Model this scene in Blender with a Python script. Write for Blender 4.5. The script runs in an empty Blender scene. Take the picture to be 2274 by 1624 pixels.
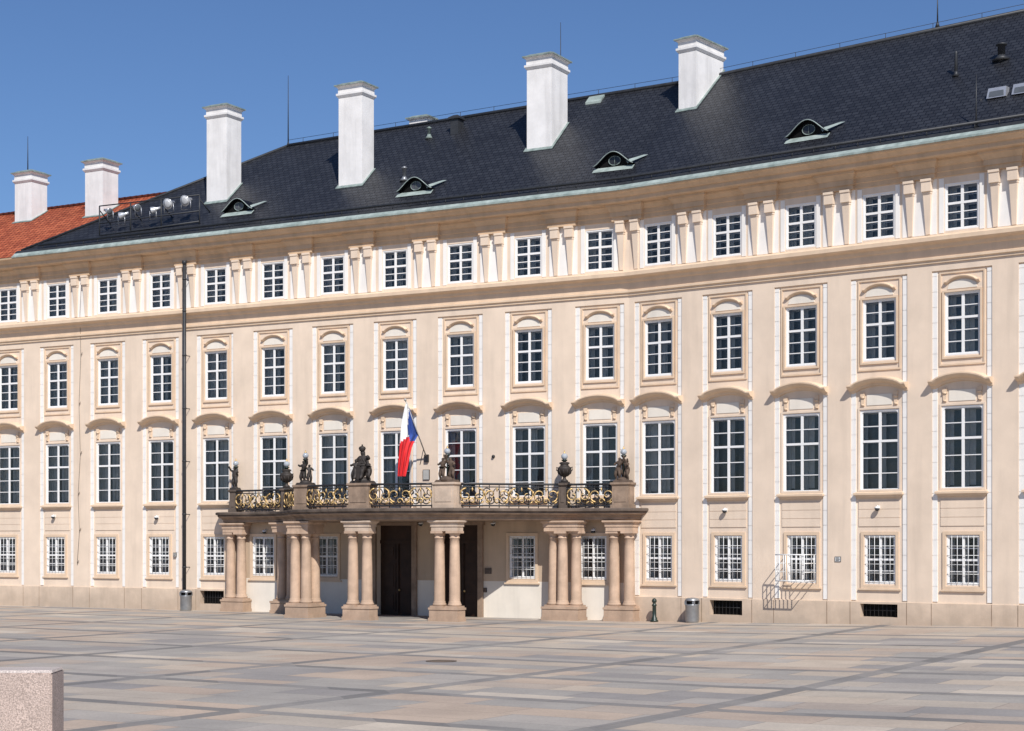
import bpy, bmesh, math, random
from mathutils import Vector, Matrix
R=math.radians
random.seed(7)
C=bpy.context.scene.collection
# ---------------------------------------------------------------- survey of the site
F=3800.0; CX=1137.0; YH=1205.0; H=3.2
TH={'L':math.atan2(F,6777.0),'R':math.atan2(F,4937.0)}
ZB=F*H/174.0
B=Vector(((1397-CX)/F*ZB,ZB,0))
U={k:Vector((math.cos(a),-math.sin(a),0)) for k,a in TH.items()}
N={k:Vector((-math.sin(a),-math.cos(a),0)) for k,a in TH.items()}
MIT=(N['L']+N['R'])/(1+N['L'].dot(N['R']))
def P(pl,t,d,z): return B+U[pl]*t+N[pl]*d+Vector((0,0,z))
def ray(x,y): return Vector(((x-CX)/F,1,(YH-y)/F))
CAM=Vector((0,0,H))
def hit(x,y,p0,n):
    r=ray(x,y); return CAM+r*((p0-CAM).dot(n)/r.dot(n))
def loc(pl,p):
    q=p-B; return (q.dot(U[pl]),q.dot(N[pl]),p.z)
def wall(pl,x,y,d=0.0):
    return loc(pl,hit(x,y,P(pl,0,d,0),N[pl]))
RS=0.902; RD0=.62; RZ0=17.78
def roofplane(pl,slope=RS,d0=RD0,z0=RZ0):
    return P(pl,0,d0,z0),(N[pl]*slope+Vector((0,0,1))).normalized()
def onroof(pl,x,y,slope=RS,d0=RD0,z0=RZ0):
    p,n=roofplane(pl,slope,d0,z0); return hit(x,y,p,n)
def groundz(X): return min(.25,max(0.0,(X-B.x)*.25/13.0))
# ---------------------------------------------------------------- mesh builder
class MB:
    def __init__(s,tf=None): s.v=[];s.f=[];s.mi=[];s.sm=[];s.uv=[];s.tf=tf
    def add(s,vs,fs,mi=0,sm=False,uv=None):
        o=len(s.v)
        for v in vs:
            v=Vector(v); s.v.append(s.tf(v) if s.tf else v)
        for i,f in enumerate(fs):
            s.f.append([a+o for a in f]); s.mi.append(mi); s.sm.append(sm); s.uv.append(uv[i] if uv else None)
    def box(s,x0,x1,y0,y1,z0,z1,mi=0):
        s.add([(x0,y0,z0),(x1,y0,z0),(x1,y1,z0),(x0,y1,z0),(x0,y0,z1),(x1,y0,z1),(x1,y1,z1),(x0,y1,z1)],
              [(0,3,2,1),(4,5,6,7),(0,1,5,4),(1,2,6,5),(2,3,7,6),(3,0,4,7)],mi)
    def frust(s,b,t,mi=0):   # two rects (x0,x1,y0,y1,z)
        vs=[]
        for (x0,x1,y0,y1,z) in (b,t): vs+=[(x0,y0,z),(x1,y0,z),(x1,y1,z),(x0,y1,z)]
        s.add(vs,[(0,3,2,1),(4,5,6,7),(0,1,5,4),(1,2,6,5),(2,3,7,6),(3,0,4,7)],mi)
    def quad(s,a,b,c,d,mi=0,uv=None): s.add([a,b,c,d],[(0,1,2,3)],mi,False,[uv] if uv else None)
    def prism(s,poly,y0,y1,mi=0):
        n=len(poly)
        vs=[(x,y0,z) for x,z in poly]+[(x,y1,z) for x,z in poly]
        s.add(vs,[tuple(range(n)),tuple(range(2*n-1,n-1,-1))]+[(i,i+n,(i+1)%n+n,(i+1)%n) for i in range(n)],mi)
    def tube(s,pts,r,n=6,mi=0,caps=True,sm=True):
        pts=[Vector(p) for p in pts]; m=len(pts); vs=[];fs=[]
        rs=r if isinstance(r,(list,tuple)) else [r]*m
        ref=None
        for i,p in enumerate(pts):
            t=(pts[min(i+1,m-1)]-pts[max(i-1,0)])
            t=t.normalized() if t.length>1e-9 else Vector((0,0,1))
            if ref is None:
                ref=Vector((0,0,1)) if abs(t.z)<.9 else Vector((1,0,0))
            a=t.cross(ref)
            if a.length<1e-4: a=t.cross(Vector((.3,.9,.1)))
            a.normalize(); b=t.cross(a).normalized()
            for k in range(n):
                an=2*math.pi*k/n; vs.append(p+(a*math.cos(an)+b*math.sin(an))*rs[i])
        for i in range(m-1):
            for k in range(n):
                k2=(k+1)%n; fs.append((i*n+k,i*n+k2,(i+1)*n+k2,(i+1)*n+k))
        if caps: fs.append(tuple(range(n-1,-1,-1))); fs.append(tuple((m-1)*n+k for k in range(n)))
        s.add(vs,fs,mi,sm)
    def lathe(s,prof,cx=0,cy=0,n=16,mi=0,sm=True,cz=0,M=None):
        vs=[];fs=[];m=len(prof)
        for r,z in prof:
            for k in range(n):
                an=2*math.pi*k/n; v=Vector((r*math.cos(an),r*math.sin(an),z))
                if M is not None: v=M@v
                vs.append(v+Vector((cx,cy,cz)))
        for i in range(m-1):
            for k in range(n):
                k2=(k+1)%n; fs.append((i*n+k,i*n+k2,(i+1)*n+k2,(i+1)*n+k))
        fs.append(tuple(range(n-1,-1,-1))); fs.append(tuple((m-1)*n+k for k in range(n)))
        s.add(vs,fs,mi,sm)
    def ball(s,c,r,n=12,mi=0,sz=1.0):
        pr=[(max(1e-3,r*math.sin(math.pi*i/8)),-r*sz*math.cos(math.pi*i/8)) for i in range(9)]
        s.lathe(pr,c[0],c[1],n,mi,True,c[2])
    def sweep(s,prof,st,mi=0,caps=True,sm=False,mis=None):
        m=len(prof); vs=[]
        for g in st:
            for d,z in prof: vs.append(g(d,z))
        o=len(s.v)
        s.add(vs,[])
        def f_(q,mi_): s.f.append([a+o for a in q]); s.mi.append(mi_); s.sm.append(sm); s.uv.append(None)
        for i in range(len(st)-1):
            for k in range(m-1):
                f_((i*m+k,(i+1)*m+k,(i+1)*m+k+1,i*m+k+1),mis[k] if mis else mi)
        if caps: f_(tuple(range(m)),mi); f_(tuple((len(st)-1)*m+k for k in range(m-1,-1,-1)),mi)
    def mesh(s,name,mats,origin=Vector((0,0,0)),recalc=True):
        me=bpy.data.meshes.new(name)
        me.from_pydata([tuple(v-origin) for v in s.v],[],s.f)
        for m in (mats if isinstance(mats,(list,tuple)) else [mats]): me.materials.append(m)
        for i,p in enumerate(me.polygons): p.material_index=s.mi[i]; p.use_smooth=s.sm[i]
        if any(u for u in s.uv):
            l=me.uv_layers.new(name='UVMap')
            for i,p in enumerate(me.polygons):
                if s.uv[i]:
                    for j,li in enumerate(p.loop_indices): l.data[li].uv=s.uv[i][j]
        if recalc:
            bm=bmesh.new(); bm.from_mesh(me); bmesh.ops.recalc_face_normals(bm,faces=bm.faces); bm.to_mesh(me); bm.free()
        me.update(); return me
    def build(s,name,mats,parent=None,origin=None,recalc=True):
        if origin is None: origin=Vector(parent.location) if parent else Vector((0,0,0))
        o=bpy.data.objects.new(name,s.mesh(name,mats,origin,recalc)); C.objects.link(o)
        if parent: o.parent=parent
        else: o.location=origin
        return o
def tag(o,label,cat,group=None):
    o['label']=label; o['category']=cat
    if group: o['group']=group
    return o
def thing(name,label,cat,l,rz=0,group=None):
    o=bpy.data.objects.new(name,None); C.objects.link(o); o.location=l; o.rotation_euler=(0,0,rz)
    o.empty_display_size=.3
    return tag(o,label,cat,group)
def put(name,me,parent,l=(0,0,0),rz=0):
    o=bpy.data.objects.new(name,me); C.objects.link(o); o.parent=parent; o.location=l; o.rotation_euler=(0,0,rz); return o
# ---------------------------------------------------------------- materials
def newmat(name):
    m=bpy.data.materials.new(name); m.use_nodes=True; nt=m.node_tree; nt.nodes.clear()
    out=nt.nodes.new('ShaderNodeOutputMaterial'); return m,nt,out
class NT:
    def __init__(s,nt): s.nt=nt
    def n(s,t,**kw):
        x=s.nt.nodes.new(t)
        for k,v in kw.items(): setattr(x,k,v)
        return x
    def l(s,a,b): s.nt.links.new(a,b)
    def math(s,op,a,b=None):
        x=s.n('ShaderNodeMath',operation=op)
        for i,v in enumerate((a,b)):
            if v is None: continue
            if isinstance(v,(int,float)): x.inputs[i].default_value=v
            else: s.l(v,x.inputs[i])
        return x.outputs[0]
    def mix(s,fac,a,b,bt='MIX'):
        x=s.n('ShaderNodeMix',data_type='RGBA',blend_type=bt)
        for i,v in ((0,fac),(6,a),(7,b)):
            if isinstance(v,(int,float)): x.inputs[i].default_value=v
            elif isinstance(v,tuple): x.inputs[i].default_value=(v[0],v[1],v[2],1)
            else: s.l(v,x.inputs[i])
        return x.outputs[2]
    def noise(s,vec,scale,detail=4,rough=.55):
        x=s.n('ShaderNodeTexNoise'); x.inputs['Scale'].default_value=scale; x.inputs['Detail'].default_value=detail; x.inputs['Roughness'].default_value=rough
        s.l(vec,x.inputs['Vector']); return x.outputs[0]
    def map(s,vec,sc=(1,1,1),rot=(0,0,0)):
        x=s.n('ShaderNodeMapping'); x.inputs['Scale'].default_value=sc; x.inputs['Rotation'].default_value=rot; s.l(vec,x.inputs[0]); return x.outputs[0]
    def ramp(s,fac,lo,hi):
        x=s.n('ShaderNodeMapRange'); x.inputs[1].default_value=lo; x.inputs[2].default_value=hi; s.l(fac,x.inputs[0]); return x.outputs[0]
    def bump(s,h,st,dist=.02):
        x=s.n('ShaderNodeBump'); x.inputs['Strength'].default_value=st; x.inputs['Distance'].default_value=dist; s.l(h,x.inputs['Height']); return x.outputs[0]
def simple(name,c,rough=.8,var=.12,scale=2.0,metal=0,bump=0,bscale=30,streak=0,c2=None,spec=.3,speck=0,rnd=0,foot=0):
    m,nt,out=newmat(name); k=NT(nt)
    pos=k.n('ShaderNodeNewGeometry').outputs['Position']
    nz=k.ramp(k.noise(pos,scale,5,.6),.3,.7)
    lo=tuple(x*(1-var) for x in c); hi=tuple(min(1,x*(1+var)) for x in c) if c2 is None else c2
    col=k.mix(nz,lo,hi)
    if streak:
        st=k.ramp(k.noise(k.map(pos,(2.2,2.2,.22)),1.0,4,.6),.48,.75)
        col=k.mix(k.math('MULTIPLY',st,streak),col,tuple(x*.55 for x in c))
    if foot:   # grime rising from the ground
        sz=k.n('ShaderNodeSeparateXYZ'); k.l(pos,sz.inputs[0])
        g_=k.ramp(k.math('ADD',sz.outputs[2],k.math('MULTIPLY',k.noise(pos,1.5,4,.6),-1.6)),.5,-.6)
        col=k.mix(k.math('MULTIPLY',g_,foot),col,tuple(x*.5 for x in c))
    if speck:
        sp=k.ramp(k.noise(pos,speck,2,.6),.40,.60)
        col=k.mix(sp,tuple(x*.55 for x in c),col)
    if rnd:
        oi=k.n('ShaderNodeObjectInfo').outputs['Random']
        col=k.mix(1.0,col,k.mix(oi,(1-rnd*.5,)*3,(1+rnd*2,1+rnd*2.1,1+rnd*2.3)),'MULTIPLY')
    b=k.n('ShaderNodeBsdfPrincipled'); k.l(col,b.inputs['Base Color'])
    b.inputs['Roughness'].default_value=rough; b.inputs['Metallic'].default_value=metal; b.inputs['Specular IOR Level'].default_value=spec
    if bump: k.l(k.bump(k.noise(pos,bscale,4,.6),bump),b.inputs['Normal'])
    k.l(b.outputs[0],out.inputs[0]); return m
m_beige=simple('beige_plaster',(.735,.595,.465),.9,.07,.9,bump=.15,bscale=25,streak=.24)
m_shade=simple('shaded_beige_plaster',(.52,.40,.29),.9,.09,.9,bump=.15,bscale=25,streak=.3)  # wall beige darkened, porch shade painted into the colour
m_trim=simple('beige_moulding',(.69,.525,.375),.88,.08,1.5,bump=.1,bscale=30,streak=.24)
m_corn=simple('ochre_cornice',(.60,.425,.275),.88,.1,1.2,bump=.1,bscale=30,streak=.4)
m_plinth=simple('plinth_stone',(.66,.52,.395),.9,.12,1.4,bump=.2,bscale=18,streak=.3,foot=.5)
m_white=simple('white_plaster',(.81,.78,.735),.88,.05,1.2,bump=.1,bscale=30,streak=.18)
m_cream=simple('cream_plaster',(.75,.69,.60),.9,.06,1.0,bump=.1,bscale=25,streak=.2)
m_wood=simple('white_window_paint',(.80,.79,.77),.5,.03,3)
m_inner=simple('inner_window_paint',(.70,.69,.66),.6,.04,3)
m_curtain=simple('curtain_cloth',(.66,.64,.60),.9,.12,6)
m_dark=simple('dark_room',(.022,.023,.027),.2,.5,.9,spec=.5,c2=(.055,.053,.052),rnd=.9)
m_hole=simple('cellar_dark',(.008,.008,.008),.7,.3,2,spec=.1)
m_iron=simple('black_iron',(.018,.018,.02),.45,.3,6,spec=.5)
m_green=simple('dark_green_iron',(.015,.028,.022),.4,.3,6,spec=.5)
m_whiteiron=simple('white_iron',(.78,.78,.76),.5,.05,5)
m_gold=simple('gilding',(.62,.43,.19),.45,.25,12,metal=.5)
m_copper=simple('verdigris_copper',(.27,.335,.31),.65,.2,2.5,c2=(.40,.46,.43),streak=.6)
m_copper_dark=simple('aged_copper',(.17,.22,.205),.65,.2,4,c2=(.30,.36,.335),streak=.4)
m_lead=simple('dark_metal',(.03,.032,.036),.5,.25,4,spec=.4)
m_chim=simple('chimney_render',(.75,.73,.71),.92,.08,1.4,bump=.25,bscale=20,streak=.4)
m_stone=simple('portico_sandstone',(.52,.37,.265),.85,.2,1.8,bump=.3,bscale=16,streak=.5,foot=.4)
m_stoneL=simple('pale_sandstone',(.55,.43,.33),.85,.18,1.8,bump=.3,bscale=16,streak=.4)
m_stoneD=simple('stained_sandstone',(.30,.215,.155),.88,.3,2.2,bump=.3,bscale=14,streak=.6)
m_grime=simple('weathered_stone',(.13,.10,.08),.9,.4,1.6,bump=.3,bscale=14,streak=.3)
m_bronze=simple('dark_statue_stone',(.035,.028,.024),.6,.35,5,bump=.4,bscale=30,spec=.4)
m_brown=simple('brown_statue_stone',(.10,.07,.052),.8,.35,5,bump=.4,bscale=30)
m_door=simple('dark_oak',(.035,.017,.010),.5,.35,2,bump=.2,bscale=20)
m_steel=simple('galvanised_steel',(.34,.35,.36),.42,.12,5,metal=.7)
m_alu=simple('lamp_aluminium',(.55,.56,.58),.3,.12,5,metal=.6)
m_granite=simple('pink_granite',(.56,.445,.385),.8,.12,3,bump=.6,bscale=34,speck=48)
m_granite2=simple('polished_granite_top',(.62,.54,.49),.4,.1,3,speck=60)
m_globe=simple('opal_glass',(.36,.39,.42),.08,.05,4,spec=.7)
m_lens=simple('lamp_lens',(.10,.11,.12),.08,.1,4,spec=.8)
m_lensb=simple('frosted_lamp_lens',(.50,.51,.52),.2,.05,4,spec=.6)
m_fr=simple('flag_red',(.62,.03,.035),.8,.08,5); m_fw=simple('flag_white',(.80,.80,.80),.8,.04,5); m_fb=simple('flag_blue',(.03,.07,.28),.8,.08,5)
m_sign=simple('sign_enamel',(.6,.6,.58),.5,.05,8); m_ink=simple('sign_lettering',(.03,.03,.035),.6,.1,8)
m_grey=simple('grey_box_paint',(.42,.41,.38),.6,.08,5)
# glass
m_glass,nt,out=newmat('window_glass'); k=NT(nt)
tr=k.n('ShaderNodeBsdfTransparent'); tr.inputs[0].default_value=(.92,.94,.95,1)
gl=k.n('ShaderNodeBsdfGlossy'); gl.inputs['Roughness'].default_value=.02
lw=k.n('ShaderNodeFresnel'); lw.inputs[0].default_value=1.65
pos=k.n('ShaderNodeNewGeometry').outputs['Position']
bp=k.bump(k.noise(pos,1.6,2,.5),.2,.05); k.l(bp,gl.inputs['Normal'])
mx=k.n('ShaderNodeMixShader'); k.l(lw.outputs[0],mx.inputs[0]); k.l(tr.outputs[0],mx.inputs[1]); k.l(gl.outputs[0],mx.inputs[2]); k.l(mx.outputs[0],out.inputs[0])
# slate / tiles
def tiles(name,c1,c2,mort,w,h,rough,bst,spec=.4,big=(.85,1.1)):
    m,nt,out=newmat(name); k=NT(nt)
    uv=k.n('ShaderNodeTexCoord').outputs['UV']; pos=k.n('ShaderNodeNewGeometry').outputs['Position']
    br=k.n('ShaderNodeTexBrick'); br.offset=.5; k.l(uv,br.inputs['Vector'])
    br.inputs['Color1'].default_value=(*c1,1); br.inputs['Color2'].default_value=(*c2,1); br.inputs['Mortar'].default_value=(*mort,1)
    br.inputs['Scale'].default_value=1; br.inputs['Brick Width'].default_value=w; br.inputs['Row Height'].default_value=h
    br.inputs['Mortar Size'].default_value=.022; br.inputs['Mortar Smooth'].default_value=.3; br.inputs['Bias'].default_value=0
    sep=k.n('ShaderNodeSeparateXYZ'); k.l(uv,sep.inputs[0])
    fr=k.math('FRACT',k.math('DIVIDE',sep.outputs[1],h))
    bg_=k.ramp(k.noise(pos,.5,5,.6),.3,.7)
    col=k.mix(bg_,k.mix(1.0,br.outputs[0],(big[0],)*3,'MULTIPLY'),k.mix(1.0,br.outputs[0],(big[1],)*3,'MULTIPLY'))
    b=k.n('ShaderNodeBsdfPrincipled'); k.l(col,b.inputs['Base Color']); b.inputs['Roughness'].default_value=rough; b.inputs['Specular IOR Level'].default_value=spec
    hgt=k.math('SUBTRACT',k.math('MULTIPLY',fr,-1.0),k.math('MULTIPLY',br.outputs['Fac'],.8))
    k.l(k.bump(hgt,bst,.03),b.inputs['Normal']); k.l(b.outputs[0],out.inputs[0]); return m
m_slate=tiles('slate_tiles',(.018,.019,.023),(.030,.032,.038),(.004,.004,.006),.30,.23,.45,.55,.42)
m_red=tiles('red_roof_tiles',(.30,.065,.03),(.48,.13,.06),(.07,.014,.008),.26,.36,.85,1.0,.2,(.7,1.15))
# paving
m_pave,nt,out=newmat('granite_paving'); k=NT(nt)
pos=k.n('ShaderNodeNewGeometry').outputs['Position']
q=k.map(pos,(1,1,1),(0,0,R(32)))
sp=k.n('ShaderNodeSeparateXYZ'); k.l(q,sp.inputs[0]); X,Y=sp.outputs[0],sp.outputs[1]
hh,ww=1.23,2.43
v=k.math('DIVIDE',Y,hh); row=k.math('FLOOR',v)
wn0=k.n('ShaderNodeTexWhiteNoise',noise_dimensions='1D'); k.l(row,wn0.inputs['W'])
u=k.math('ADD',k.math('DIVIDE',X,ww),k.math('MULTIPLY',wn0.outputs[0],3.0)); colm=k.math('FLOOR',u)
cb=k.n('ShaderNodeCombineXYZ'); k.l(colm,cb.inputs[0]); k.l(row,cb.inputs[1])
wn=k.n('ShaderNodeTexWhiteNoise',noise_dimensions='2D'); k.l(cb.outputs[0],wn.inputs['Vector'])
cr=k.n('ShaderNodeValToRGB'); cr.color_ramp.interpolation='CONSTANT'
cols=[(0,(.37,.345,.315)),(.2,(.48,.385,.31)),(.38,(.41,.375,.34)),(.52,(.51,.43,.35)),(.66,(.32,.30,.285)),(.76,(.47,.41,.345)),(.86,(.43,.365,.31)),(.94,(.56,.49,.41))]
el=cr.color_ramp.elements
el[0].position=0; el[0].color=(*cols[0][1],1); el[1].position=cols[1][0]; el[1].color=(*cols[1][1],1)
for p_,c_ in cols[2:]:
    e=el.new(p_); e.color=(*c_,1)
k.l(wn.outputs[0],cr.inputs[0]); col=cr.outputs[0]
def edge(x,size,wd):
    f=k.math('FRACT',x); mn=k.math('MINIMUM',f,k.math('SUBTRACT',1.0,f)); return k.math('LESS_THAN',k.math('MULTIPLY',mn,size),wd)
b1=k.math('LESS_THAN',k.math('FRACT',k.math('DIVIDE',X,7.3)),.07)
b2=k.math('LESS_THAN',k.math('FRACT',k.math('DIVIDE',Y,4.92)),.1)
band=k.math('MAXIMUM',b1,b2)
# band slabs vary along their length too
ub=k.math('FLOOR',k.math('DIVIDE',k.math('ADD',X,Y),1.6)); wnb=k.n('ShaderNodeTexWhiteNoise',noise_dimensions='1D'); k.l(ub,wnb.inputs['W'])
col=k.mix(k.math('MULTIPLY',band,.92),col,k.mix(wnb.outputs[0],(.185,.18,.175),(.29,.275,.26)))
mort=k.math('MAXIMUM',edge(u,ww,.012),edge(v,hh,.012))
col=k.mix(k.math('MULTIPLY',mort,.5),col,(.12,.11,.10))
n1=k.ramp(k.noise(pos,.6,6,.65),.25,.75); n2=k.ramp(k.noise(pos,14,4,.7),.3,.7); n3=k.ramp(k.noise(pos,.12,3,.5),.35,.65)
col=k.mix(1.0,col,k.mix(n1,(.80,.80,.80),(1.10,1.09,1.07)),'MULTIPLY')
col=k.mix(1.0,col,k.mix(n2,(.85,.85,.85),(1.08,1.08,1.08)),'MULTIPLY')
col=k.mix(1.0,col,k.mix(n3,(.88,.88,.89),(1.05,1.04,1.02)),'MULTIPLY')
b=k.n('ShaderNodeBsdfPrincipled'); k.l(col,b.inputs['Base Color']); b.inputs['Roughness'].default_value=.7; b.inputs['Specular IOR Level'].default_value=.22
k.l(k.bump(n2,.15,.01),b.inputs['Normal']); k.l(b.outputs[0],out.inputs[0])
# ---------------------------------------------------------------- ground
mb=MB(); xs=[-1500,-200,B.x,B.x+13,200,1500]; ys=[-1500,0,40,100,1500]
for i in range(5):
    for j in range(4):
        mb.quad(*[(x,y,groundz(x)) for x,y in ((xs[i],ys[j]),(xs[i+1],ys[j]),(xs[i+1],ys[j+1]),(xs[i],ys[j+1]))])
g=mb.build('courtyard_paving',m_pave,origin=Vector((0,0,0))); g['kind']='structure'
# ---------------------------------------------------------------- palace
palace=thing('palace','long cream baroque palace with four rows of white windows and dark slate roof','building',B.copy())
TL=[-1.35-3.351*i for i in range(12)]; TR=[1.39+3.217*i for i in range(6)]
LEND=TL[-1]-1.7; REND=TR[-1]+1.7
tfp={pl:(lambda p,pl=pl: P(pl,p.x,-p.y,p.z)) for pl in 'LR'}
def wall_grid(mb,x0,x1,z0,z1,y,holes,depth,mi=0,rmi=0,mf=None,ex=(),ez=()):
    xs={x0,x1}|set(ex); zs={z0,z1}|set(ez)
    for h in holes: xs|={h[0],h[1]}; zs|={h[2],h[3]}
    xs=sorted(x for x in xs if x0-1e-6<=x<=x1+1e-6); zs=sorted(z for z in zs if z0-1e-6<=z<=z1+1e-6)
    for a,b_ in zip(xs,xs[1:]):
        for c,d in zip(zs,zs[1:]):
            xm,zm=(a+b_)/2,(c+d)/2
            if any(h[0]<xm<h[1] and h[2]<zm<h[3] for h in holes): continue
            mb.quad((a,y,c),(b_,y,c),(b_,y,d),(a,y,d),mf(xm,zm) if mf else mi)
    for h in holes:
        a,b_,c,d=h[:4]; y2=y+(h[4] if len(h)>4 else depth)
        mb.quad((a,y,c),(a,y2,c),(a,y2,d),(a,y,d),rmi); mb.quad((b_,y,c),(b_,y,d),(b_,y2,d),(b_,y2,c),rmi)
        mb.quad((a,y,c),(b_,y,c),(b_,y2,c),(a,y2,c),rmi); mb.quad((a,y,d),(a,y2,d),(b_,y2,d),(b_,y,d),rmi)
WT={'attic':(1.30,1.70,14.40),'mid':(1.34,2.28,9.92),'big':(1.58,3.02,5.09),'ground':(1.24,1.80,1.67)}
REC=.07
GOFF={'L':-.12,'R':.02}
PORT=range(0,6)          # bays of the left front that lie behind the portico
PGX={0:1317,1:1160,4:725,5:585}
PGT={i:wall('L',x,1240)[0] for i,x in PGX.items()}
win=[]   # (type,pl,t,d)
wm=MB()
for pl,T,x0,x1 in (('L',TL,LEND,0.0),('R',TR,0.0,REND)):
    wm.tf=tfp[pl]; holes=[]; 
    for i,t in enumerate(T):
        port=(pl=='L' and i in PORT)
        holes.append((t-1.13,t+1.13,4.72 if port else 1.0,13.0,REC))
        w,h,z=WT['attic']; holes.append((t-w/2,t+w/2,z,z+h,.5)); win.append(('attic',pl,t,-.05,z))
        bh=[]
        for ty in ('mid','big')+(() if port else ('ground',)):
            w,h,z=WT[ty]; tt=t+(GOFF[pl] if ty=='ground' else 0)
            bh.append((tt-w/2,tt+w/2,z,z+h)); win.append((ty,pl,tt,-REC-.05,z))
        wall_grid(wm,t-1.13,t+1.13,4.72 if port else 1.0,13.0,REC,bh,.45)
        if port:
            w,h,z=WT['ground']
            if i in PGT: holes.append((PGT[i]-w/2,PGT[i]+w/2,z,z+h,.5)); win.append(('ground',pl,PGT[i],-.05,z))
            else: holes.append((t-.95,t+.95,0.0,3.95,.35))
    if pl=='L':
        mf=lambda x,z:(1 if z<1.55 else 2) if (x>-20.4 and z<4.5) else 0  # porch wall: cream below, beige with painted-in shade above
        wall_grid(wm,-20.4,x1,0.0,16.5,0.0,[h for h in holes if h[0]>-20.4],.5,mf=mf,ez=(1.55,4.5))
        wall_grid(wm,x0,-20.4,1.0,16.5,0.0,[h for h in holes if h[0]<-20.4],.5)
    else: wall_grid(wm,x0,x1,1.0,16.5,0.0,holes,.5)
wm.tf=None
a,b_=P('L',LEND,0,0),P('R',REND,0,0); a2,b2=P('L',LEND,-11.5,0),P('R',REND,-11.5,0); c2=B+MIT*-11.5
zt=Vector((0,0,17.6))
for p,q_ in ((a,a2),(a2,c2),(c2,b2),(b2,b_)): wm.quad(p,q_,q_+zt,p+zt)
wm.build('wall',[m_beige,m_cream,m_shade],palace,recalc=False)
# plinth with cellar openings
cel=[]
for pl,xa,xb_,ya,yb in (('L',444,497,1307,1342),('R',1576,1648,1326,1367),('R',1910,1993,1332,1372)):
    a=wall(pl,xa,ya,.05); b_=wall(pl,xb_,yb,.05); cel.append((pl,a[0],b_[0],b_[2],min(a[2],.93)))
for pl,x0,x1 in (('L',LEND,-20.4),('R',-.01,REND)):
    pm=MB(tfp[pl])
    wall_grid(pm,x0,x1,-.3,1.0,-.05,[(c[1],c[2],c[3],c[4],.4) for c in cel if c[0]==pl],.4)
    pm.quad((x0,-.05,1.0),(x1,-.05,1.0),(x1,.12,1.04),(x0,.12,1.04))
    T=TL if pl=='L' else TR
    for i,t in enumerate(T):
        if pl=='L' and i in PORT: continue
        for xx in (t-1.13,t+1.13): pm.box(xx-.012,xx+.012,-.056,-.051,-.2,.99,1)
    pm.build('plinth',[m_plinth,m_stoneD],palace,recalc=False)
for c in cel:
    mbx=MB(tfp[c[0]]); mbx.box(c[1]+.01,c[2]-.01,.25,.3,c[3]+.01,c[4]-.01)
    o=mbx.build('cellar_window',m_hole,palace)
    mbx=MB(tfp[c[0]])
    n=9
    for i in range(1,n): 
        x=c[1]+(c[2]-c[1])*i/n; mbx.tube([(x,.12,c[3]+.02),(x,.12,c[4]-.02)],.012,5)
    mbx.tube([(c[1]+.02,.12,(c[3]+c[4])/2),(c[2]-.02,.12,(c[3]+c[4])/2)],.012,5)
    g_=mbx.build('grille',m_iron,palace); g_.parent=o
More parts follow.
